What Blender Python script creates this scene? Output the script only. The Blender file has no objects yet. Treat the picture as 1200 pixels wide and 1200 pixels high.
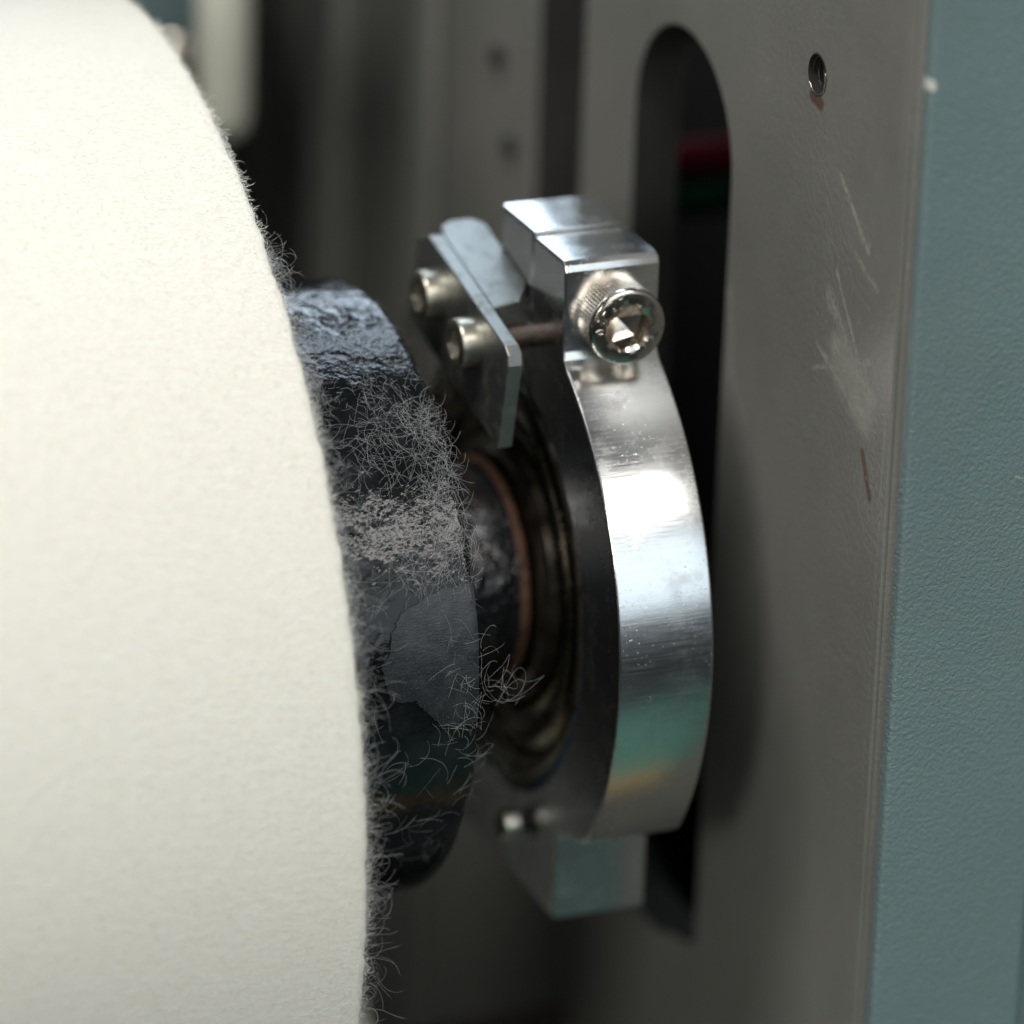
import bpy, bmesh, math, random
import numpy as np
from mathutils import Matrix, Vector

S = 0.001                                   # all sizes below are written in millimetres
scn = bpy.context.scene
C = scn.collection
rng = np.random.default_rng(11)
random.seed(7)

# ------------------------------------------------------------------ camera
cam_d = bpy.data.cameras.new('camera')
cam = bpy.data.objects.new('camera', cam_d); C.objects.link(cam)
Rv = Vector((0.92635007, -0.3754401, 0.03033618)); Uv = Vector((0.1200868, 0.37071306, 0.92095113))
Fv = Vector((0.357008, 0.84948017, -0.38849547)); Cv = Vector((-232.112, -557.178, 261.816))
m = Matrix.Identity(4)
for i in range(3):
    m[i][0] = Rv[i]; m[i][1] = Uv[i]; m[i][2] = -Fv[i]; m[i][3] = Cv[i] * S
cam.matrix_world = m
cam_d.sensor_width = 36; cam_d.lens = 6303.9 / 1200 * 36
cam_d.clip_start = 0.01; cam_d.clip_end = 50
cam_d.dof.use_dof = True; cam_d.dof.focus_distance = 0.618; cam_d.dof.aperture_fstop = 8.6
cam_d.dof.aperture_blades = 0
scn.camera = cam

# ------------------------------------------------------------------ world + lamps
w = bpy.data.worlds.new('World'); scn.world = w; w.use_nodes = True
bg = w.node_tree.nodes['Background']
bg.inputs[0].default_value = (0.80, 0.92, 1.0, 1); bg.inputs[1].default_value = 0.035

def area(name, loc, size, power, col, target=(0, 0, 0)):
    d = bpy.data.lights.new(name, 'AREA'); d.shape = 'RECTANGLE'; d.size, d.size_y = size
    d.energy = power; d.color = col
    o = bpy.data.objects.new(name, d); C.objects.link(o); o.location = loc
    o.rotation_euler = (Vector(target) - Vector(loc)).to_track_quat('-Z', 'Y').to_euler()
    return o
area('strip_lamp', (0.45, -1.60, 1.36), (2.1, 0.32), 19, (1.0, 0.97, 0.93))
area('work_lamp', (-0.36, -0.16, 0.92), (0.36, 0.22), 6.6, (1.0, 0.99, 0.97))
area('side_lamp', (-1.15, -1.25, 0.72), (0.30, 0.30), 8, (1.0, 0.98, 0.95))
area('window_light', (0.7, -2.7, 0.72), (2.6, 1.25), 15, (0.80, 0.92, 1.0))
area('rear_window', (0.75, 1.60, 1.35), (1.3, 1.7), 40, (0.70, 0.85, 1.0))

vs = scn.view_settings
vs.view_transform = 'Standard'; vs.look = 'None'; vs.gamma = 1; vs.use_curve_mapping = False; vs.exposure = 0.1
scn.render.engine = 'CYCLES'
scn.cycles.caustics_reflective = True; scn.cycles.blur_glossy = 0.5; scn.cycles.caustics_refractive = False

# ------------------------------------------------------------------ materials
class NT:
    """small node-tree writer; coordinates are object space in millimetres"""
    def __init__(s, name):
        s.m = bpy.data.materials.new(name); s.m.use_nodes = True
        s.t = s.m.node_tree; s.n = s.t.nodes; s.l = s.t.links
        s.b = s.n['Principled BSDF']
        tc = s.n.new('ShaderNodeTexCoord'); mp = s.n.new('ShaderNodeVectorMath'); mp.operation = 'SCALE'
        mp.inputs['Scale'].default_value = 1000.0
        s.l.new(tc.outputs['Object'], mp.inputs[0]); s.co = mp.outputs[0]
    def set(s, inp, v):
        if hasattr(v, 'is_linked'): s.l.new(v, inp)
        else: inp.default_value = v
    def p(s, **k):
        for a, v in k.items(): s.set(s.b.inputs[a.replace('_', ' ')], (*v, 1) if isinstance(v, tuple) and len(v) == 3 else v)
        return s
    def scaled(s, v):
        x = s.n.new('ShaderNodeVectorMath'); x.operation = 'MULTIPLY'; s.l.new(s.co, x.inputs[0]); x.inputs[1].default_value = v
        return x.outputs[0]
    def noise(s, sc, detail=3, rough=.55, vec=None, dist=0):
        x = s.n.new('ShaderNodeTexNoise'); x.inputs['Scale'].default_value = sc; x.inputs['Detail'].default_value = detail
        x.inputs['Roughness'].default_value = rough; x.inputs['Distortion'].default_value = dist
        s.l.new(vec or s.co, x.inputs['Vector']); return x.outputs[0]
    def voro(s, sc, feature='F1', vec=None):
        x = s.n.new('ShaderNodeTexVoronoi'); x.feature = feature; x.inputs['Scale'].default_value = sc
        s.l.new(vec or s.co, x.inputs['Vector']); return x.outputs['Distance']
    def ramp(s, f, a, b, lo=0., hi=1.):
        x = s.n.new('ShaderNodeMapRange'); x.clamp = True
        s.set(x.inputs[0], f); x.inputs[1].default_value = a; x.inputs[2].default_value = b
        x.inputs[3].default_value = lo; x.inputs[4].default_value = hi; return x.outputs[0]
    def math(s, op, a, b=0., c=0.):
        x = s.n.new('ShaderNodeMath'); x.operation = op
        s.set(x.inputs[0], a); s.set(x.inputs[1], b); s.set(x.inputs[2], c); return x.outputs[0]
    def mix(s, f, a, b):
        x = s.n.new('ShaderNodeMix'); x.data_type = 'RGBA'
        s.set(x.inputs[0], f)
        for i, v in ((6, a), (7, b)): s.set(x.inputs[i], (*v, 1) if isinstance(v, tuple) else v)
        return x.outputs[2]
    def xyz(s):
        x = s.n.new('ShaderNodeSeparateXYZ'); s.l.new(s.co, x.inputs[0]); return x.outputs
    def bump(s, h, strength, dist, prev=None):
        x = s.n.new('ShaderNodeBump'); x.inputs['Strength'].default_value = strength; x.inputs['Distance'].default_value = dist * S
        s.l.new(h, x.inputs['Height'])
        if prev: s.l.new(prev, x.inputs['Normal'])
        return x.outputs[0]
    def seg(s, a, b, u, v):
        """distance in mm from the segment a-b in the (u, v) plane"""
        ab = s.n.new('ShaderNodeCombineXYZ'); s.l.new(u, ab.inputs[0]); s.l.new(v, ab.inputs[1])
        d = Vector((b[0]-a[0], b[1]-a[1], 0)); L2 = d.length_squared
        pa = s.n.new('ShaderNodeVectorMath'); pa.operation = 'SUBTRACT'; s.l.new(ab.outputs[0], pa.inputs[0]); pa.inputs[1].default_value = (a[0], a[1], 0)
        dt = s.n.new('ShaderNodeVectorMath'); dt.operation = 'DOT_PRODUCT'; s.l.new(pa.outputs[0], dt.inputs[0]); dt.inputs[1].default_value = d / L2
        t = s.ramp(dt.outputs['Value'], 0, 1)
        sc = s.n.new('ShaderNodeVectorMath'); sc.operation = 'SCALE'; sc.inputs[0].default_value = d; s.l.new(t, sc.inputs['Scale'])
        df = s.n.new('ShaderNodeVectorMath'); df.operation = 'DISTANCE'; s.l.new(pa.outputs[0], df.inputs[0]); s.l.new(sc.outputs[0], df.inputs[1])
        return df.outputs['Value']

def m_aluminium():
    k = NT('machined_aluminium')
    streak = k.noise(1.0, 5, .65, k.scaled((.18, 5.5, 5.5)))
    fine = k.noise(7, 3, .6); pit = k.voro(1.9)
    grime = k.ramp(k.noise(.22, 5, .65), .50, .74)
    pits = k.ramp(pit, .06, .16, 1, 0); pits = k.math('MULTIPLY', pits, k.ramp(k.noise(.16, 2), .48, .6))
    col = k.mix(k.ramp(streak, .3, .7), (.66, .67, .67), (.80, .80, .79))
    col = k.mix(k.math('MULTIPLY', grime, .35), col, (.40, .38, .34))
    r = k.math('ADD', k.ramp(streak, .3, .7, .17, .27), k.math('MULTIPLY', grime, .12))
    n1 = k.bump(streak, .18, .03); n1 = k.bump(fine, .16, .02, n1); n1 = k.bump(pits, .6, .05, n1)
    return k.p(Base_Color=col, Metallic=1., Roughness=r, Normal=n1).m
def m_steel(name, col=(.62, .58, .52), rough=.2, grime=.3, gcol=(.16, .13, .1)):
    k = NT(name)
    g = k.ramp(k.noise(.5, 5, .65), .5, .75); f = k.noise(6, 3)
    c = k.mix(k.math('MULTIPLY', g, grime), col, gcol)
    return k.p(Base_Color=c, Metallic=1., Roughness=k.math('ADD', rough, k.math('MULTIPLY', g, .2)), Normal=k.bump(f, .15, .03)).m
def m_face():
    # lathe-turned, oily inner face of the bearing parts
    k = NT('oily_turned_steel'); X = k.xyz()
    rad = k.math('SQRT', k.math('ADD', k.math('MULTIPLY', X[1], X[1]), k.math('MULTIPLY', X[2], X[2])))
    gro = k.noise(1.0, 3, .6, None)
    cv = k.n.new('ShaderNodeCombineXYZ'); k.l.new(rad, cv.inputs[0]); gro = k.noise(2.2, 4, .7, cv.outputs[0])
    g = k.ramp(k.noise(.3, 4, .6), .42, .68)
    c = k.mix(g, (.20, .175, .135), (.05, .038, .028))
    n1 = k.bump(gro, .5, .08)
    return k.p(Base_Color=c, Metallic=.9, Roughness=.24, Normal=n1).m
def m_rust():
    k = NT('rusty_shaft_steel')
    g = k.ramp(k.noise(.45, 6, .7), .42, .62); f = k.noise(2.4, 5, .65); sp = k.voro(1.5)
    c = k.mix(g, (.018, .018, .019), (.055, .032, .02)); c = k.mix(k.ramp(f, .6, .75), c, (.10, .065, .04))
    n1 = k.bump(f, .55, .16); n1 = k.bump(sp, .35, .1, n1)
    return k.p(Base_Color=c, Metallic=.3, Roughness=k.ramp(g, 0, 1, .24, .5), Normal=n1).m
def m_drum():
    k = NT('black_gloss_paint')
    X = k.xyz(); lump = k.noise(.55, 3, .5); grit = k.noise(1.7, 2, .55); drip = k.noise(.3, 2, .5)
    msk = k.math('MULTIPLY', k.ramp(k.noise(.16, 3), .38, .6, .35, 1), k.ramp(X[2], -6, 6))
    c = k.mix(k.ramp(k.noise(.25, 4), .4, .7), (.005, .006, .0065), (.012, .014, .015))
    n1 = k.bump(drip, .25, .5); n1 = k.bump(k.math('MULTIPLY', lump, k.ramp(msk, 0, 1, .2, 1)), .55, .55, n1); n1 = k.bump(k.math('MULTIPLY', grit, msk), .36, .2, n1)
    return k.p(Base_Color=c, Roughness=.12, Normal=n1, Specular_IOR_Level=.36).m
def m_shaft():
    k = NT('lumpy_black_paint'); a = k.noise(.5, 2, .5); b = k.noise(1.8, 2, .5)
    c = k.mix(k.ramp(k.noise(.3, 4), .55, .7), (.012, .012, .013), (.03, .02, .014))
    return k.p(Base_Color=c, Roughness=.13, Normal=k.bump(b, .55, .25, k.bump(a, .7, .8)), Specular_IOR_Level=.6).m
def m_chip():
    k = NT('dull_dark_paint')
    a = k.noise(3.0, 5, .65); s = k.noise(1.2, 4, .6, k.scaled((1., 4., 4.)))
    c = k.mix(k.ramp(k.noise(.5, 4), .4, .65), (.012, .014, .016), (.026, .030, .033)); c = k.mix(k.ramp(k.noise(7, 2), .62, .75, 0, .5), c, (.2, .21, .21))
    return k.p(Base_Color=c, Roughness=.3, Normal=k.bump(s, .35, .08, k.bump(a, .5, .09))).m
def m_felt():
    k = NT('cream_wool_felt')
    a = k.noise(1.1, 5, .7, k.scaled((.4, 1, 1))); b = k.noise(4.0, 4, .75, k.scaled((.6, 1, 1)), .5)
    c = k.mix(k.ramp(b, .3, .7), (.67, .645, .565), (.77, .75, .672)); c = k.mix(k.ramp(a, .42, .66, 0, .45), c, (.75, .74, .69))
    n1 = k.bump(a, .5, .26); n1 = k.bump(b, .45, .12, n1)
    k.p(Base_Color=c, Roughness=.95, Normal=n1, Specular_IOR_Level=.25)
    k.b.inputs['Sheen Weight'].default_value = .25; k.b.inputs['Sheen Roughness'].default_value = .4
    return k.m
def m_fibre(name, col, tr=.0):
    k = NT(name); k.p(Base_Color=col, Roughness=.45, Specular_IOR_Level=.5); return k.m
def m_plate():
    k = NT('grey_side_plate_paint'); X = k.xyz(); Y, Z = X[1], X[2]
    peel = k.noise(1.25, 3, .5); fine = k.noise(4, 3, .6)
    c = k.mix(k.ramp(k.noise(.035, 4, .6), .35, .7), (.168, .166, .148), (.204, .200, .180))
    # worn, rubbed lines and a scuffed pale patch near the front edge
    wob = k.math('MULTIPLY', k.math('SUBTRACT', k.noise(.5, 4, .6), .5), 1.6)
    def line(a, b, wd, amt, brk=.35):
        d = k.math('ADD', k.seg(a, b, Y, Z), k.math('MULTIPLY', wob, wd))
        return k.math('MULTIPLY', k.math('MULTIPLY', k.ramp(d, wd*.35, wd, 1, 0), amt), k.ramp(k.noise(1.3, 4), brk, brk+.2))
    masks = [line((-36.03, 60.09), (-44.23, 53.43), .55, .6), line((-40.95, 52.11), (-46.89, 49.96), .5, .45), line((-36.35, 48.52), (-46.69, 35.73), .5, .5),
             line((-34.81, 44.93), (-44.53, 37.77), 1.6, .4), line((-32.24, 38.28), (-46.79, 31.94), .5, .5), line((-31.22, 34.7), (-46.07, 40.84), .45, .45)]
    blob = k.math('ADD', k.seg((-38.39, 38.28), (-45.05, 35.21), Y, Z), k.math('MULTIPLY', wob, 2.2))
    masks.append(k.math('MULTIPLY', k.ramp(blob, 2.0, 4.2, 1, 0), k.ramp(k.noise(.4, 3, .5), .3, .65, .2, .5)))
    masks.append(line((-7.78, 35.73), (-9.82, 24.46), 1.0, .45, .42)); masks.append(line((-9.21, 26.51), (-14.33, 21.39), .35, .5, .45))
    sp = k.math('MULTIPLY', k.ramp(k.voro(.42), .05, .10, 1, 0), .5); masks.append(k.math('MULTIPLY', sp, k.ramp(k.noise(.3, 2), .55, .62)))
    mk = masks[0]
    for q in masks[1:]: mk = k.math('MAXIMUM', mk, q)
    c = k.mix(mk, c, (.40, .385, .33))
    rust = k.math('MAXIMUM', k.ramp(k.math('ADD', k.seg((-29.79, 66.56), (-27.46, 66.86), Y, Z), k.math('MULTIPLY', wob, .4)), .5, 1.0, .85, 0), k.math('MULTIPLY', k.ramp(k.seg((-45.65, 29.57), (-48.08, 24.92), Y, Z), .3, .8, 1, 0), .75))
    c = k.mix(rust, c, (.10, .05, .03))
    n1 = k.bump(peel, .38, .22); n1 = k.bump(fine, .18, .05, n1)
    return k.p(Base_Color=c, Roughness=k.ramp(mk, 0, 1, .40, .6), Normal=n1, Specular_IOR_Level=.5).m
def m_teal():
    k = NT('teal_powder_coat')
    a = k.noise(2.1, 2, .5, None, .5); b = k.noise(5.5, 3)
    c = k.mix(k.ramp(k.noise(.05, 4), .35, .65), (.138, .198, .200), (.149, .212, .212))
    c = k.mix(k.ramp(k.voro(.5), .04, .08, .5, 0), c, (.30, .36, .35))
    X = k.xyz(); wob = k.math('MULTIPLY', k.math('SUBTRACT', k.noise(1.2, 4, .6), .5), 1.2)
    ch = k.ramp(k.math('ADD', k.seg((27.0, 77.3), (27.1, 76.5), X[0], X[2]), wob), .22, .42, 1, 0)
    ch = k.math('MAXIMUM', ch, k.math('MULTIPLY', k.ramp(k.seg((41.0, 28.6), (42.9, 28.2), X[0], X[2]), .08, .22, .5, 0), k.ramp(k.noise(2, 3), .4, .55)))
    c = k.mix(ch, c, (.62, .62, .58)); dirt = k.ramp(k.noise(.022, 6, .65), .5, .72, 0, .35); c = k.mix(dirt, c, (.11, .135, .13))
    n1 = k.bump(a, .75, .26); n1 = k.bump(b, .15, .05, n1)
    return k.p(Base_Color=c, Roughness=k.ramp(dirt, 0, .35, .38, .55), Normal=n1).m
def m_plain(name, col, rough=.6, metal=0., var=.2, sc=.08):
    k = NT(name); c2 = tuple(v * (1 - var) for v in col)
    return k.p(Base_Color=k.mix(k.ramp(k.noise(sc, 4, .6), .35, .65), c2, col), Roughness=rough, Metallic=metal, Normal=k.bump(k.noise(1.5, 3), .2, .1)).m
def m_floor():
    k = NT('green_floor_paint')
    c = k.mix(k.ramp(k.noise(.004, 5, .6), .35, .65), (.022, .125, .085), (.032, .155, .105))
    return k.p(Base_Color=c, Roughness=.35).m

M = dict(alu=m_aluminium(), screw=m_steel('stainless_steel', (.66, .60, .52), .17, .35), cap=m_steel('satin_stainless', (.50, .47, .39), .36, .3), brass=m_steel('stained_brass', (.17, .145, .10), .22, .85, (.05, .04, .028)), cut=m_plain('shaded_cut_edge', (.035, .034, .031), .95), zinc=m_steel('zinc_steel', (.55, .53, .47), .3, .3),
         dull=m_steel('dull_sheet_steel', (.30, .31, .30), .45, .3), face=m_face(), rust=m_rust(), drum=m_drum(), shaftp=m_shaft(), chip=m_chip(), felt=m_felt(),
         wool=m_fibre('wool_fibre', (.77, .755, .685)), lint=m_fibre('grey_lint', (.36, .365, .36)), dust=m_fibre('dark_dust', (.05, .048, .044)), plate=m_plate(), teal=m_teal(),
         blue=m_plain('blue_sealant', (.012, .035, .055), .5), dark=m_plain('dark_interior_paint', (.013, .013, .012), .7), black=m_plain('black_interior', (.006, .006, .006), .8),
         cream=m_plain('cream_plastic', (.78, .77, .64), .45), red=m_plain('red_sheath', (.026, .0003, .0012), .95), green=m_plain('green_sheath', (.0003, .011, .005), .95),
         floor=m_floor(), yellow=m_plain('yellow_line_paint', (.36, .19, .03), .5, 0, .2, .01), concrete=m_plain('dark_floor', (.03, .03, .03), .6, 0, .3, .01))

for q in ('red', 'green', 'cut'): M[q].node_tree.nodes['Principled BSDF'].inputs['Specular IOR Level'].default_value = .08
# ------------------------------------------------------------------ helpers
def tag(o, label=None, cat=None, group=None, kind=None):
    if label: o['label'] = label
    if cat: o['category'] = cat
    if group: o['group'] = group
    if kind: o['kind'] = kind
    return o
def empty(name, loc=(0, 0, 0)):
    o = bpy.data.objects.new(name, None); C.objects.link(o); o.location = Vector(loc) * S; o.empty_display_size = .005
    return o
def link(name, me, mat, parent=None, smooth=None):
    o = bpy.data.objects.new(name, me); C.objects.link(o)
    if mat: me.materials.clear(); me.materials.append(mat)
    if parent:
        o.parent = parent; bpy.context.view_layer.update() if False else None
        o.location = -parent_loc(parent)
    if smooth is not None: shade(me, smooth)
    return o
def parent_loc(p):
    v = p.location.copy()
    while p.parent: p = p.parent; v += p.location
    return v
def shade(me, ang):
    me.polygons.foreach_set('use_smooth', [True] * len(me.polygons))
    me.update()
    try: me.set_sharp_from_angle(angle=math.radians(ang))
    except Exception: pass
def from_bm(name, bm, mat, parent=None, smooth=35):
    bmesh.ops.recalc_face_normals(bm, faces=bm.faces[:])
    me = bpy.data.meshes.new(name); bm.to_mesh(me); bm.free()
    return link(name, me, mat, parent, smooth)
def loft(name, rings, mat, parent=None, cap0=False, cap1=False, smooth=35):
    """rings: list of lists of points (mm), all the same length, closed loops"""
    bm = bmesh.new(); R = [[bm.verts.new(Vector(p) * S) for p in r] for r in rings]; n = len(rings[0])
    for a, b in zip(R[:-1], R[1:]):
        for i in range(n): bm.faces.new((a[i], a[(i+1) % n], b[(i+1) % n], b[i]))
    if cap0: bm.faces.new(R[0][::-1])
    if cap1: bm.faces.new(R[-1])
    return from_bm(name, bm, mat, parent, smooth)
def lathe(name, prof, mat, parent=None, n=160, c=(0, 0), smooth=35, cap0=False, cap1=False, axis='x', o=(0, 0, 0)):
    """profile [(along, radius)], turned about a line along x through y,z = c (or another axis through o)"""
    rings = []
    for a, r in prof:
        ring = []
        for i in range(n):
            t = 2 * math.pi * i / n
            if axis == 'x': ring.append((a + o[0], c[0] + o[1] - r * math.sin(t), c[1] + o[2] + r * math.cos(t)))
            elif axis == 'y': ring.append((o[0] + r * math.cos(t), a + o[1], o[2] + r * math.sin(t)))
            else: ring.append((o[0] + r * math.cos(t), o[1] + r * math.sin(t), a + o[2]))
        rings.append(ring)
    return loft(name, rings, mat, parent, cap0, cap1, smooth)
YZX = Matrix(((0, 0, 1, 0), (1, 0, 0, 0), (0, 1, 0, 0), (0, 0, 0, 1)))      # sheet drawn in (y, z), thick along x
def sheet(name, loops, x0, x1, mat, parent=None, bevel=.3, frame=YZX, smooth=14, res=2):
    cu = bpy.data.curves.new(name, 'CURVE'); cu.dimensions = '2D'; cu.fill_mode = 'BOTH'
    for lp in loops:
        sp = cu.splines.new('POLY'); sp.points.add(len(lp) - 1); sp.use_cyclic_u = True
        for q, (a, b) in zip(sp.points, lp): q.co = (a * S, b * S, 0, 1)
    cu.extrude = (x1 - x0) / 2 * S - bevel * S; cu.bevel_depth = bevel * S; cu.bevel_resolution = res; cu.offset = -bevel * S
    o = bpy.data.objects.new(name, cu); C.objects.link(o)
    me = bpy.data.meshes.new_from_object(o.evaluated_get(bpy.context.evaluated_depsgraph_get()))
    bpy.data.objects.remove(o)
    me.transform(frame @ Matrix.Translation((0, 0, (x0 + x1) / 2 * S)))
    return link(name, me, mat, parent, smooth)
def arc(cx, cy, r, a0, a1, n=24):
    return [(cx + r * math.cos(math.radians(a0 + (a1 - a0) * i / n)), cy + r * math.sin(math.radians(a0 + (a1 - a0) * i / n))) for i in range(n + 1)]
def pol(r, t):                                # point at angle t (deg) from the top towards the front
    return (-r * math.sin(math.radians(t)), r * math.cos(math.radians(t)))
def box(name, lo, hi, mat, parent=None, bevel=.3):
    bm = bmesh.new(); bmesh.ops.create_cube(bm, size=1)
    for v in bm.verts: v.co = Vector([(lo[i] + (hi[i] - lo[i]) * (v.co[i] + .5)) * S for i in range(3)])
    if bevel: bmesh.ops.bevel(bm, geom=bm.edges[:], offset=bevel * S, segments=3, affect='EDGES', profile=.5)
    return from_bm(name, bm, mat, parent, 40)
def tubes(name, P, rad, mat, parent=None, sides=3):
    """P (n, k, 3) polylines in mm, rad (n,) -> one mesh of thin tapered tubes"""
    n, k, _ = P.shape
    T = np.gradient(P, axis=1); T /= np.linalg.norm(T, axis=2, keepdims=True) + 1e-9
    ref = rng.normal(size=(n, 1, 3)); A = np.cross(T, ref); A /= np.linalg.norm(A, axis=2, keepdims=True) + 1e-9
    B = np.cross(T, A)
    tp = np.ones(k); tp[-1] = .35
    ang = np.arange(sides) * 2 * np.pi / sides
    V = P[:, :, None, :] + (rad[:, None, None, None] * tp[None, :, None, None]) * (A[:, :, None, :] * np.cos(ang)[None, None, :, None] + B[:, :, None, :] * np.sin(ang)[None, None, :, None])
    V = (V * S).reshape(-1, 3)
    i = np.arange(n)[:, None, None] * (k * sides) + np.arange(k - 1)[None, :, None] * sides
    s = np.arange(sides)[None, None, :]; s2 = (s + 1) % sides
    Q = np.stack([i + s, i + s2, i + sides + s2, i + sides + s], -1).reshape(-1, 4).astype(np.int32)
    me = bpy.data.meshes.new(name); me.vertices.add(len(V)); me.vertices.foreach_set('co', V.astype(np.float32).ravel())
    me.loops.add(Q.size); me.loops.foreach_set('vertex_index', Q.ravel())
    me.polygons.add(len(Q)); me.polygons.foreach_set('loop_start', np.arange(len(Q), dtype=np.int32) * 4)
    me.polygons.foreach_set('use_smooth', np.ones(len(Q), bool))
    me.update(calc_edges=True); me.validate()
    return link(name, me, mat, parent)
def curls(n, k, step, bend, twist=.5):
    """n random curly 2-D walks of k points, unit-free: returns (n, k, 2) starting at the origin"""
    kap = rng.normal(0, bend, (n, 1)) + np.cumsum(rng.normal(0, bend * twist, (n, k)), axis=1)
    th = rng.uniform(0, 2 * np.pi, (n, 1)) + np.cumsum(kap, axis=1)
    st = step[:, None] if hasattr(step, 'shape') else step
    d = np.stack([np.cos(th) * st, np.sin(th) * st], -1)
    return np.cumsum(d, axis=1) - d[:, :1]

# ------------------------------------------------------------------ side plate
plate_root = tag(empty('side_plate', (23.5, -30, -135)), 'tall grey painted steel side plate with a long rounded slot', 'machine plate')
XP = 26.2
SL0, SL1 = -6.55, 22.75; SC, SRr, SZ = 8.1, 14.65, 49.1
slot1 = [(SL0, -52.9), (SL0, SZ)] + [(SC - SRr * math.cos(math.radians(a)), SZ + SRr * math.sin(math.radians(a))) for a in range(6, 175, 6)] + [(SL1, SZ), (SL1, -52.9)] \
        + [(17.4, -56.4), (5.2, -56.9), (0, -54.9), (-4.6, -53.9)]
slot2 = [(38.9, 2.3), (38.9, 88.2)] + [(46.3 - 7.4 * math.cos(math.radians(a)), 88.2 + 7.4 * math.sin(math.radians(a))) for a in range(15, 180, 15)] + [(53.7, 88.2), (53.7, 2.3)] \
        + [(46.3 + 7.4 * math.cos(math.radians(a)), 2.3 - 7.4 * math.sin(math.radians(a))) for a in range(15, 180, 15)]
HY, HZ = -28.5, 69.7
hole = arc(HY, HZ, 2.3, 0, 345, 23)
outer = [(-52.4, -140), (-52.4, 110), (56, 110), (56, 74), (60, 68), (172, 68), (172, -140)]
sheet('plate_wall', [outer, slot1, slot2, hole], XP, XP + 6.5, M['plate'], plate_root, bevel=.35)
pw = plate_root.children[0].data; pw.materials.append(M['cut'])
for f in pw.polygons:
    if abs(f.normal.x) < .3 and f.center.y > -.0523: f.material_index = 1  # slot and edge walls get a darker colour that paints in their shade
# the rolled front edge of the plate and the thread left in the tapped hole
def helix_thread():
    rings = []
    n = 40; turns = 7
    prof = [(0, 2.36), (.25, 2.1), (.5, 2.36)]
    bm = bmesh.new(); prev = None
    for i in range(n * turns + 1):
        t = 2 * math.pi * i / n; x = XP + .35 + .72 * i / n
        row = [bm.verts.new(Vector((x + a, HY + r * math.cos(t), HZ + r * math.sin(t))) * S) for a, r in prof]
        if prev:
            for j in range(2): bm.faces.new((prev[j], prev[j+1], row[j+1], row[j]))
        prev = row
    return from_bm('screw_thread', bm, M['rust'], plate_root, 60)
helix_thread()
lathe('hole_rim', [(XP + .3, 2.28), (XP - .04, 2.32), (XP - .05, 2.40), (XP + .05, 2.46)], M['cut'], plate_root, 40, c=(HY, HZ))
T_ = np.radians(np.linspace(160, 322, 30)); P_ = np.stack([np.full(30, XP - .04), HY - 2.34 * np.cos(T_ + np.pi) , HZ + 2.34 * np.sin(T_)], -1)[None]
tubes('bare_lip', P_ + rng.normal(0, .035, P_.shape), np.array([.13]), M['zinc'], plate_root, 6)
# rounded fold that runs down the front edge
prof = []
for a in range(0, 91, 10): prof.append((XP - .02 + 2.6 * (1 - math.cos(math.radians(a))), -50.8 - 2.6 * math.sin(math.radians(a))))
prof += [(XP + 2.6, -50.6), (XP + .2, -50.6)]
XY = Matrix.Identity(4)
sheet('front_fold', [prof], -139, 109.5, M['plate'], plate_root, bevel=.02, frame=XY, smooth=40)

# teal covers in front
cov = tag(empty('cover_panel', (30, -60, -135)), 'teal powder-coated cover panel along the front edge of the grey plate', 'machine panel')
sheet('panel_face', [[(26.85, -140), (26.85, 112), (46.4, 112), (46.4, -140)]], 53.6, 55.6, M['teal'], cov, bevel=.5, frame=Matrix(((1, 0, 0, 0), (0, 0, -1, 0), (0, 1, 0, 0), (0, 0, 0, 1))), res=3)
cov2 = tag(empty('cover_panel', (60, -57, -135)), 'set-back teal panel behind the right-hand edge of the front cover', 'machine panel')
sheet('panel_face', [[(46.0, -140), (46.0, 112), (134, 112), (134, -140)]], 51.1, 53.3, M['teal'], cov2, bevel=.5, frame=Matrix(((1, 0, 0, 0), (0, 0, -1, 0), (0, 1, 0, 0), (0, 0, 0, 1))))

# ------------------------------------------------------------------ interior behind
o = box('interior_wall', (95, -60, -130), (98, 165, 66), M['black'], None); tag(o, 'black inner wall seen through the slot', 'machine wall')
o = box('rear_wall', (-260, 165.5, -150), (110, 169, 62), M['dark'], None); tag(o, 'dark rear wall of the machine behind the rollers', 'machine wall')
o = box('lower_tray', (-260, -20, -134), (110, 165, -131), M['black'], None); tag(o, 'dark tray at the bottom under the rollers', 'tray')
def cable(name, pts, r, mat, label):
    P = np.array(pts, float)[None]
    t = np.linspace(0, len(pts) - 1, 24); Pi = np.stack([np.interp(t, range(len(pts)), P[0, :, i]) for i in range(3)], -1)[None]
    o = tubes(name, Pi, np.array([r]), mat, None, 14); return tag(o, label, 'cable')
cable('cable', [(43, 52, 30.8), (50, 52.8, 30.4), (70, 53, 30), (95, 53, 29.5)], 2.5, M['red'], 'red cable running behind the slot in the grey plate')
cable('cable', [(43, 52, 25.4), (50, 52.2, 25), (70, 53, 24.4), (95, 54, 24)], 2.7, M['green'], 'green cable just below the red one behind the slot')

o = box('shade_slab', (-22, 66, 112), (28, 172, 116), M['plate'], None, .8); tag(o, 'unseen grey slab added over the rear of the side plate to block light', 'light blocker')  # out-of-view slab added to keep lamp light off the rear of the plate
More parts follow.
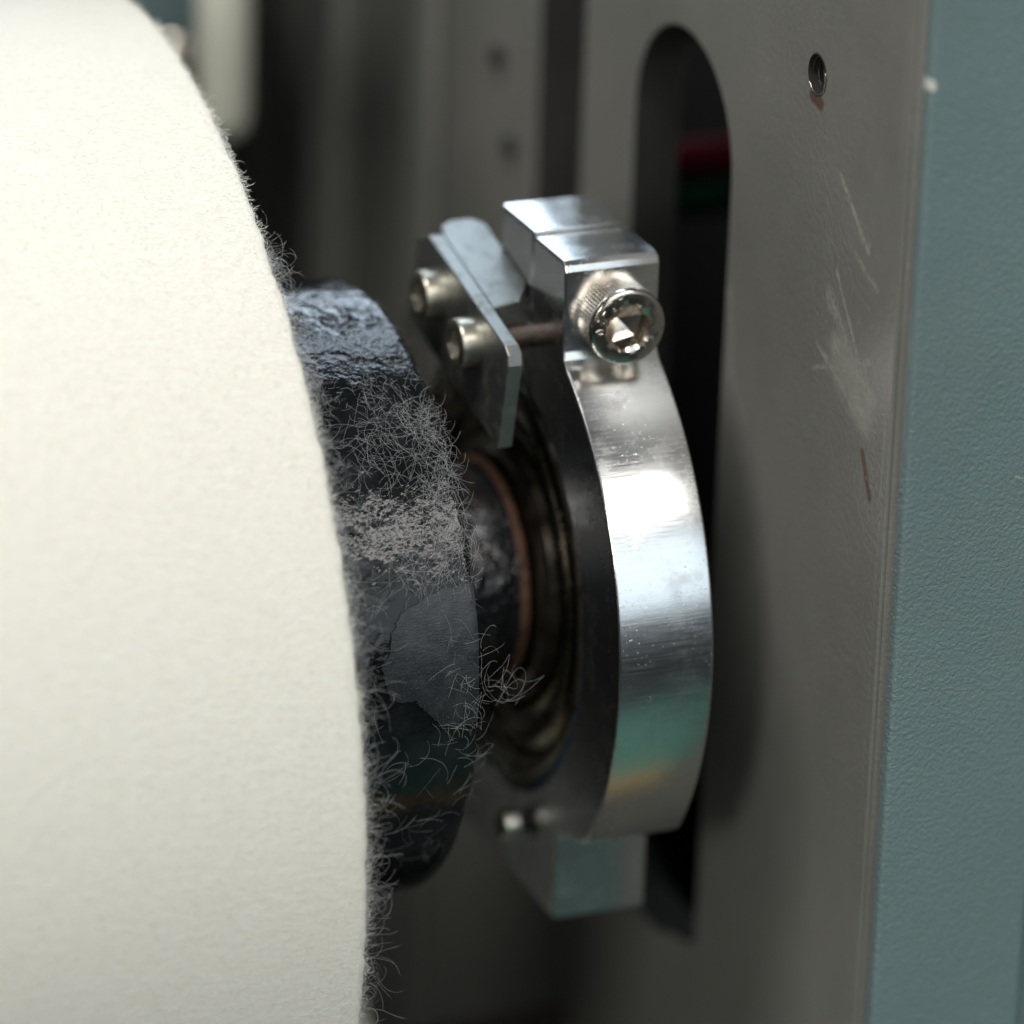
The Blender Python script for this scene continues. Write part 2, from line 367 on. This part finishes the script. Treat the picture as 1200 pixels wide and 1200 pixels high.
# far things, out of focus
rod = tag(empty('lever_rod', (-1, 100, 30)), 'cream round-ended rod hanging behind the felt', 'rod')
lathe('rod_shaft', [(22.2, .01), (22.6, 1.8), (23.8, 3.1), (26, 3.7), (60, 3.9), (140, 4.2), (141, .01)], M['cream'], rod, 40, axis='z', o=(-0.5, 100, 0))
lathe('rod_collar', [(74, 4.1), (74, 6), (82, 6), (82, 4.1)], M['dull'], rod, 32, axis='z', o=(-0.5, 100, 0))
blk = tag(empty('valve_block', (-22, 130, 20)), 'teal block with a domed steel bolt behind the cream rod', 'machine block')
box('block_body', (-45, 122, 20), (5.5, 150, 60), M['teal'], blk, 1.5)
box('block_foot', (-45, 126, -5), (4, 150, 19.6), M['dark'], blk, 1.5)
lathe('bolt_head', [(125.4, 5), (122.5, 5), (121.2, 4.2), (120.4, 2.4), (120.1, .01)], M['screw'], blk, 32, axis='y', o=(1.0, 0, 26), cap0=True)
low = tag(empty('lower_roller', (-30, 30, -90)), 'dim pale roller lying under the black drum', 'roller')
lathe('roller_body', [(-200, .01), (-200, 17), (-8, 17), (-5, 15), (-5, .01)], M['cream'], low, 64, c=(34, -88))
lathe('roller_pin', [(-5.2, 5), (XP, 5)], M['rust'], low, 32, c=(34, -88))
for (y0, y1, dx, lab) in ((86, 95, 2.2, 'upright rail on the grey plate beside the two small bolt heads'), (118, 128, 4, 'upright rail on the grey plate nearest the rear wall')):
    o = box('upright_rail', (XP - dx, y0, -132), (XP - .02, y1, 66), M['plate'], None, .8); tag(o, lab, 'rail')
# bolts on the plate further back
for (y, z, lab) in ((66, 42.4, 'small brass-coloured bolt head high on the rear of the grey plate'), (61, 31.6, 'small dark bolt head by the narrow rear slot')):
    b = lathe('bolt_head', [(XP - 1.4, .01), (XP - 1.4, 1.0), (XP - 1.1, 1.4), (XP + .05, 1.4)], M['dark'] if z < 40 else M['rust'], None, 6, c=(y, z), smooth=20)
    tag(b, lab, 'bolt')

# ------------------------------------------------------------------ roller: drum, shaft
rol = tag(empty('drum_roller', (-30, 0, 0)), 'black painted drum on a rusty steel shaft running into the clamp ring', 'roller')
RD = 37.3
pr = [(-200, .01), (-200, RD)] + [(-200 + 181.4 * i / 24, RD) for i in range(1, 24)] + [(-18.6, RD)]
pr += [(-17.6 + 1.3 * math.sin(math.radians(a)) - .1, RD - 1.3 + 1.3 * math.cos(math.radians(a))) for a in range(0, 91, 15)] + [(-16.4, 30), (-17.4, 28), (-17.4, 13)]
lathe('drum', pr, M['drum'], rol, 360, smooth=45)
lathe('shaft', [(-17.6, 13.6), (-2.0, 13.6)], M['shaftp'], rol, 160)
lathe('shaft_end', [(-2.1, 13.5), (-1.6, 13.7), (-.4, 13.2), (-.2, 12.2), (.6, 12.1), (13.5, 12.1), (13.5, .01)], M['rust'], rol, 160)
lathe('rust_lip', [(-2.1, 13.55), (-1.9, 13.95), (-1.4, 13.98), (-.9, 13.75), (-.7, 13.4)], m_plain('orange_rust', (.17, .085, .05), .65, 0, .6, .6), rol, 160)
# flake of the duller paint coat that still sits on the drum
flake = [(-16.9, 67.4), (-17.9, 67.1), (-20.6, 67.5), (-22.8, 68.6), (-25.0, 70.0), (-26.3, 71.2), (-27.5, 74.0), (-27.8, 77.5), (-29.0, 80.0), (-28.4, 82.8), (-28.1, 86.0), (-26.6, 86.8), (-24.7, 86.9), (-24.3, 88.1), (-23.4, 89.5), (-21.8, 92.0), (-20.2, 92.8), (-17.0, 92.6)]
def make_flake():
    # refine the outline and jitter it, then fill a fine grid trimmed to it
    pts = []
    for (a, b), (c, d) in zip(flake, flake[1:] + flake[:1]):
        for i in range(5):
            t = i / 5; pts.append((a + (c - a) * t, b + (d - b) * t))
    J = rng.normal(0, .09, (len(pts), 2)); pts = [(min(-16.75, x + j[0]), t + j[1]) for (x, t), j in zip(pts, J)]
    from mathutils.geometry import delaunay_2d_cdt
    nb = len(pts); inner = [(x + rng.normal(0, .08), t + rng.normal(0, .1)) for x in np.arange(-29, -17, .5) for t in np.arange(67.3, 93, .8)]
    out = delaunay_2d_cdt([Vector(q) for q in pts + inner], [(i, (i + 1) % nb) for i in range(nb)], [list(range(nb))], 1, 1e-5)
    bm = bmesh.new(); vs = [bm.verts.new((q[0], q[1], 0)) for q in out[0]]
    for f in out[2]: bm.faces.new([vs[i] for i in f])
    for v in [v for v in bm.verts if not v.link_faces]: bm.verts.remove(v)
    r = bmesh.ops.extrude_face_region(bm, geom=bm.faces[:])
    top = {v for v in r['geom'] if isinstance(v, bmesh.types.BMVert)}
    for v in bm.verts:
        x, t = v.co.x, v.co.y; h = RD + (.2 if v in top else -.05)
        if x > -17.6 : h -= .25 * (x + 17.6) ** 2 + .0
        y, z = pol(h, t); v.co = Vector((x, y, z)) * S
    return from_bm('paint_flake', bm, M['chip'], rol, 40)
make_flake()

# ------------------------------------------------------------------ clamp ring
clamp = tag(empty('clamp_ring', (6, -8, -37.5)), 'bright machined split clamp ring with lugs around the shaft', 'clamp')
RR, RB, Wd = 38.7, 27.6, 12.0
ys = -8.62
t0 = math.degrees(math.asin(19.6 / RR))
front = [(ys - .22, 46.0), (-17.6, 46.0), (-18.3, 45.6), (-18.6, 44.9), (-18.6, 36.3), (-18.75, 35.0), (-19.1, 34.1)] + [pol(RR, t) for t in np.linspace(t0 + .6, 126, 70)] \
    + [(-29.5, -23.9), (-24.0, -25.2), (-22.4, -26.0), (-22.05, -26.8), (-22.05, -37.5), (ys - .12, -37.5)]
tb0 = math.degrees(math.asin((-ys + .12) / RB))
front += [pol(RB, t) for t in np.linspace(180 - tb0, tb0, 60)]
sheet('front_half', [front], 0, Wd, M['alu'], clamp, bevel=.38, smooth=14, res=3)
rear = [(ys + .2, 46.5), (1.45, 46.5), (1.45, 38.6)] + [pol(RR, -t) for t in np.linspace(3, 168, 80)] + [(8.2, -37.5), (ys + .12, -37.5)]
tb1 = math.degrees(math.asin((-ys - .12) / RB))
rear += [pol(RB, t) for t in np.linspace(180 - tb1, 360 + tb1, 100)][::1]
sheet('rear_half', [rear], .05, Wd - .2, M['alu'], clamp, bevel=.4, smooth=14, res=3)

def cap_screw(name, parent, c, axis, Rh, H, hexR, mat, rot=12, n=144, knurl=True, sock=2.6):
    """socket head cap screw; the head's outer face centre is c, looking along -axis"""
    rings = []; ax = axis
    def ring(d, rf):
        out = []
        for i in range(n):
            t = 2 * math.pi * i / n; r = rf(i, t); u, v = r * math.cos(t), r * math.sin(t)
            out.append((c[0] + u, c[1] + d, c[2] + v) if ax == 'y' else (c[0] + d, c[1] - u, c[2] + v))
        return out
    hx = lambda s: (lambda i, t: s * hexR * math.cos(math.pi / 6) / math.cos(((t - math.radians(rot)) % (math.pi / 3)) - math.pi / 6))
    K = (lambda r: (lambda i, t: r if (i % 2 or not knurl) else r - .17)) ; cc = lambda r: (lambda i, t: r)
    rings = [ring(H, K(Rh)), ring(1.0, K(Rh)), ring(.75, cc(Rh)), ring(.45, cc(Rh - .03)), ring(.2, cc(Rh - .13)), ring(.04, cc(Rh - .34)), ring(0, cc(Rh - .5)),
             ring(0, lambda i, t: max(hx(1.0)(i, t) + .28, hexR + .12)), ring(.28, hx(1.0)), ring(sock, hx(.99)), ring(sock + .15, hx(.93)), ring(sock + .9, cc(.05))]
    return loft(name, rings, mat, parent, smooth=30)
hd = cap_screw('cap_screw', clamp, (6.55, -22.6, 38.75), 'y', 4.72, 4.1, 2.86, M['screw'])
def lettering(chars, angs, r, size, parent):
    bm = bmesh.new()
    for ch, a in zip(chars, angs):
        cu = bpy.data.curves.new('letter', 'FONT'); cu.body = ch; cu.size = size * S; cu.extrude = .10 * S; cu.bevel_depth = .045 * S; cu.align_x = 'CENTER'; cu.align_y = 'CENTER'; cu.offset = .02 * S
        o = bpy.data.objects.new('letter', cu); C.objects.link(o)
        me = bpy.data.meshes.new_from_object(o.evaluated_get(bpy.context.evaluated_depsgraph_get())); bpy.data.objects.remove(o)
        t = math.radians(a); up = Vector((-math.cos(t), 0, -math.sin(t))); nz = Vector((0, -1, 0)); rt = up.cross(nz)
        mm = Matrix.Identity(4)
        for i in range(3): mm[i][0] = rt[i]; mm[i][1] = up[i]; mm[i][2] = nz[i]
        mm.translation = Vector((6.55 + r * math.cos(t), -22.62, 38.75 + r * math.sin(t))) * S
        me.transform(mm); bm.from_mesh(me)
    return from_bm('head_marking', bm, M['screw'], parent, 30)
lettering('A2-70', (108, 128, 146, 164, 183), 3.72, 1.45, hd)
lettering('II', (310, 333), 3.72, 1.0, hd)
# lower screw in the ring's side
ls = cap_screw('cap_screw', clamp, (-3.2, -11.8, -29.2), 'x', 2.1, 2.0, 1.1, M['zinc'], 5, 48, False, 1.2)
lathe('screw_shank', [(-1.4, 1.1), (.2, 1.1)], M['black'], ls, 24, c=(-11.8, -29.2))

# ------------------------------------------------------------------ bearing in the ring
bea = tag(empty('bearing', (3, 0, 0)), 'oily ball bearing set into the clamp ring around the shaft', 'bearing')
lathe('outer_race', [(11, 27.45), (1.1, 27.45), (.9, 27.18), (.9, 26.01), (.5, 25.74), (.4, 25.38), (.6, 25.11), (1.0, 24.93), (1.0, 23.76), (1.4, 23.40), (2.2, 23.22)], M['face'], bea, 200, smooth=50)
lathe('seal', [(2.2, 23.31), (1.5, 22.68), (1.3, 22.14), (.8, 21.78), (.8, 21.42), (1.3, 21.06), (1.5, 20.16), (1.9, 19.62), (1.9, 18.54), (1.4, 18.18), (1.3, 17.73), (2.2, 17.01)], M['brass'], bea, 200, smooth=50)
lathe('inner_race', [(2.2, 17.01), (.5, 16.74), (.3, 16.38), (.3, 15.21), (-.2, 14.85), (-.3, 14.40), (0, 14.04), (.3, 13.86), (.3, 12.96), (.7, 12.69), (9, 12.69)], M['face'], bea, 200, smooth=50)
# bead of blue sealant round the lower edge of the race
T = np.linspace(86, 150, 60); rr = np.interp(T, [86, 110, 150], [27.5, 27.3, 26.8]); P = np.stack([np.full(60, .75), -rr * np.sin(np.radians(T)), rr * np.cos(np.radians(T))], -1)[None]
P += rng.normal(0, .07, P.shape)
tubes('sealant_bead', P, np.array([.55]), M['blue'], bea, 8)

# ------------------------------------------------------------------ bracket with two cap screws
br = tag(empty('sensor_bracket', (-8, -8, 30)), 'small grey sheet-metal bracket with two cap screws beside the clamp lug', 'bracket')
e1 = Vector((26.8, 5.4)).normalized(); e2 = Vector((-e1.y, e1.x)); p0 = Vector((-21.7, 36.9))
def bp(a, b): q = p0 + e1 * a + e2 * b; return (q.x, q.y)
sheet('bracket_plate', [[bp(.0, -1.8), bp(.5, -.6), bp(1.8, 0), bp(27, 0), bp(30, -2), bp(30, -13.2), bp(.2, -13.2)]], -8.0, -6.1, M['dull'], br, bevel=.25)
fl = [(-6.2, 10), (-6.2, 27), (-5.6, 29), (-4, 30), (-1.4, 30), (-.03, 28.6), (-.03, 15), (-2.4, 11)]
frm = Matrix(((1, 0, 0, 0), (0, e1.x, -e1.y, p0.x * S), (0, e1.y, e1.x, p0.y * S), (0, 0, 0, 1)))
sheet('bracket_flange', [fl], -1.9, -.02, M['dull'], br, bevel=.25, frame=frm)
for (y, z) in ((.9, 36.3), (-10.9, 34.5)):
    sc = cap_screw('cap_screw', br, (-10.7, y, z), 'x', 3.0, 2.7, 1.75, M['cap'], 20, 72, False, 2.0)
    lathe('screw_shank', [(-6.1, 1.5), (.2, 1.5)], M['rust'], sc, 24, c=(y, z))

# ------------------------------------------------------------------ felt
felt = tag(empty('felt_sleeve', (-100, 29.6, -17.0)), 'thick cream wool felt sleeve wrapped round the drum', 'felt')
FC = (29.6, -17.0); RF = 79.5; XF = -35.0
def make_felt():
    n = 900; th = np.linspace(0, 2 * np.pi, n, endpoint=False)
    def wav(amp, ks):
        s = np.zeros(n)
        for kk in ks: s += amp * rng.normal() / len(ks) ** .5 * np.sin(kk * th + rng.uniform(0, 6.28))
        return s
    edge = wav(.10, range(20, 60, 4)) + wav(.07, range(90, 300, 17)); rb = 3.6 * np.exp(-((th + .12) / .42) ** 2) + 3.6 * np.exp(-((th - 6.2832 + .12) / .42) ** 2)
    prof = [(x + 1, d) for x, d in ((-170, 0), (-140, 0), (-100, 0), (-70, 0), (-50, 0), (-44, 0), (-40, 0), (-38, 0), (-37, 0), (-36.5, -.06), (-36.2, -.2), (-36.04, -.45), (-36, -.8), (-36.0, -2.6), (-36.2, -3.2), (-37, -3.5), (-60, -3.5), (-170, -3.5))]
    rings = []
    for x, d in prof:
        k = 1 if x > -60 else 0; r = RF + d + rb * .7
        rings.append(np.stack([x + edge * k, FC[0] - r * np.sin(th), FC[1] + r * np.cos(th)], -1).tolist())
    return loft('felt_wrap', rings, M['felt'], felt, smooth=60)
make_felt()
def felt_pt(x, t, h):
    r = RF + h + 2.52 * np.exp(-((t + .12) / .42) ** 2); return np.stack([x, FC[0] - r * np.sin(t), FC[1] + r * np.cos(t)], -1)
# nap: short wool fibres lying on the surface
n, k = 76000, 4
cw = curls(n, k, rng.uniform(.12, .30, n), .3)
x0 = XF - .1 - rng.uniform(0, 1, n) ** 1.2 * 46; t0_ = np.radians(rng.uniform(-12, 122, n))
X = np.minimum(x0[:, None] + cw[..., 0], XF + .12); Tt = t0_[:, None] + cw[..., 1] / RF
H = rng.uniform(-.02, .025, (n, 1)) + np.abs(rng.normal(0, .03, (n, 1))) * np.linspace(0, 1, k)[None] ** 1.5
o = tubes('felt_nap', felt_pt(X, Tt, H), rng.uniform(.007, .013, n), M['wool'], felt); tag(o, kind='stuff')
# frayed fringe along the cut edge
def fringe(n, k, L, bend, spread, rmin, rmax, name, t_lo, t_hi, mat):
    cw = curls(n, k, L / (k - 1), bend, .45)
    a0 = np.arctan2(cw[:, 1, 1], cw[:, 1, 0]); ta = rng.normal(0, spread, n)            # turn each walk to leave along +x
    ca, sa = np.cos(ta - a0)[:, None], np.sin(ta - a0)[:, None]
    u = cw[..., 0] * ca - cw[..., 1] * sa; v = cw[..., 0] * sa + cw[..., 1] * ca
    cl = rng.uniform(t_lo, t_hi, 60); cs = rng.exponential(.7, 60) + .15; ci = rng.integers(0, 60, n)
    t = np.where(rng.uniform(size=n) < .4, rng.uniform(t_lo, t_hi, n), cl[ci] + rng.normal(0, 1, n) * cs[ci])
    t = np.radians(t)[:, None]
    h = -rng.uniform(.1, 3.4, (n, 1)) + rng.normal(0, .35, (n, 1)) * np.linspace(0, 1, k)[None] * L[:, None]
    x = XF - .15 + np.maximum(u, -.05 - 0 * u)
    return tag(tubes(name, felt_pt(x, t + v / RF, h), rng.uniform(rmin, rmax, n), mat, felt), kind='stuff')
fringe(6500, 6, rng.uniform(.25, 1.0, 6500) + rng.exponential(.25, 6500), .28, .9, .014, .026, 'frayed_edge', -10, 122, M['wool'])
fringe(1700, 12, rng.uniform(1.5, 5.0, 1700), .27, 1.0, .009, .018, 'frayed_edge', 30, 122, M['lint'])
fringe(120, 16, rng.uniform(4, 8.5, 120), .18, .9, .011, .019, 'frayed_edge', 58, 122, M['lint'])

# ------------------------------------------------------------------ lint on the drum
def drum_pt(x, t, h):
    drop = np.where(x > -18.6, .3 * np.minimum(x + 18.6, 1.6) ** 2, 0)
    r = RD + h - drop * 0; return np.stack([x, -r * np.sin(t), r * np.cos(t)], -1)
def lint(n, k, L, bend, x_lo, x_hi, a_lo, a_hi, hmax, rmin, rmax, name, keep=None):
    cw = curls(n, k, L / (k - 1), bend, .4)
    x0 = rng.uniform(x_lo, x_hi, n); a0 = rng.uniform(a_lo, a_hi, n)
    if keep is not None:
        ok = keep(x0, a0); cw, x0, a0 = cw[ok], x0[ok], a0[ok]; n = len(x0)
    x = x0[:, None] + cw[..., 0]; t = np.radians(a0)[:, None] + cw[..., 1] / RD
    x = np.where(x > -16.2, -16.2 + (x + 16.2) * .6, x)
    ph = rng.uniform(0, 6.28, (n, 1)); h = .04 + rng.uniform(0, hmax, (n, 1)) * (.5 + .5 * np.sin(ph + np.linspace(0, 1, k)[None] * rng.uniform(1, 5, (n, 1))))
    return tubes(name, drum_pt(x, t, h), rng.uniform(rmin, rmax, n), M['lint'])
noiseg = rng.normal(size=(18, 40))
def patchy(x, a):
    return noiseg[np.clip(((x + 46) / 30 * 17).astype(int), 0, 17), np.clip((a / 140 * 39).astype(int), 0, 39)]
inflake = lambda x, a: (x > -28) & (a > 68) & (a < 91)
Ls = []
def near(pts, sx, sa): return lambda x, a: np.min([((x - p[0]) / sx) ** 2 + ((a - p[1]) / sa) ** 2 for p in pts], axis=0) < rng.exponential(1, len(x))
tufts = [(rng.uniform(-27, -17), rng.uniform(34, 66)) for _ in range(16)]
Ls.append(lint(900, 7, rng.uniform(.4, 1.8, 900), .16, -46, -17.2, 3, 35, .5, .008, .017, 'lint', lambda x, a: rng.uniform(size=len(x)) < .25 + .75 * (patchy(x, a) > -.4)))     # mat along the top
Ls.append(lint(1150, 12, rng.uniform(.8, 5.0, 1150), .09, -30, -17.0, 30, 70, .6, .007, .016, 'lint', near(tufts, 2.2, 3.4)))
Ls.append(lint(240, 12, rng.uniform(.8, 4.6, 240), .09, -21, -16.8, 32, 68, .5, .007, .016, 'lint'))
Ls.append(lint(230, 12, rng.uniform(2.0, 6.0, 230), .09, -40, -17.0, 34, 126, .8, .008, .017, 'lint', lambda x, a: ~inflake(x, a)))
Ls.append(lint(70, 12, rng.uniform(1.5, 5, 70), .12, -21, -16.6, 76, 100, .9, .008, .017, 'lint'))
# loose tangle hanging off the drum's rim
n, k = 8, 34
c3 = np.cumsum(rng.normal(0, 1, (n, k, 3)), axis=1); sm = np.stack([np.convolve(np.arange(5) * 0 + .2, np.ones(1))] * 1)
V = rng.normal(0, 1, (n, 1, 3)); Pp = np.zeros((n, k, 3)); pos = np.array([-15.2, -36.4, 3.5]) + rng.normal(0, 1, (n, 3)) * np.array([.9, .5, 2.6]); vel = rng.normal(0, 1, (n, 3)); axs = rng.normal(0, 1, (n, 3))
for i in range(k):
    Pp[:, i] = pos
    axs += rng.normal(0, .35, (n, 3)); vel += .24 * np.cross(axs / np.linalg.norm(axs, axis=1, keepdims=True), vel)
    vel += .035 * (np.array([-13.2, -37.2, 2.5]) - pos); vel /= np.linalg.norm(vel, axis=1, keepdims=True)
    rad_ = np.linalg.norm(pos[:, 1:], axis=1); 
    pos = pos + vel * .5 * np.array([1, .55, 1])
Ls.append(tubes('lint', Pp, rng.uniform(.009, .016, n), M['lint']))
bpy.context.view_layer.update()
lroot = Ls[0]
tag(lroot, 'grey wool lint and loose hairs clinging to the black drum', 'lint', kind='stuff')
for o in Ls[1:]:
    o.parent = lroot; o.name = 'lint_tuft'; tag(o, kind='stuff')
# ------------------------------------------------------------------ floor of the hall in front (mirrored in the ring and the drum)
def slab(name, x0, x1, y0, y1, z, mat):
    o = box(name, (x0, y0, z - 20), (x1, y1, z), mat, None, 0); o['kind'] = 'structure'; return o
slab('floor', -4000, 4000, -1450, -520, -900, M['floor'])
slab('floor_far', -4000, 4000, -3600, -1451, -900, M['concrete'])
slab('floor_line', -4000, 4000, -519, -395, -899, M['yellow'])
slab('floor_machine_base', -4000, 4000, -394, 1500, -900, M['concrete'])
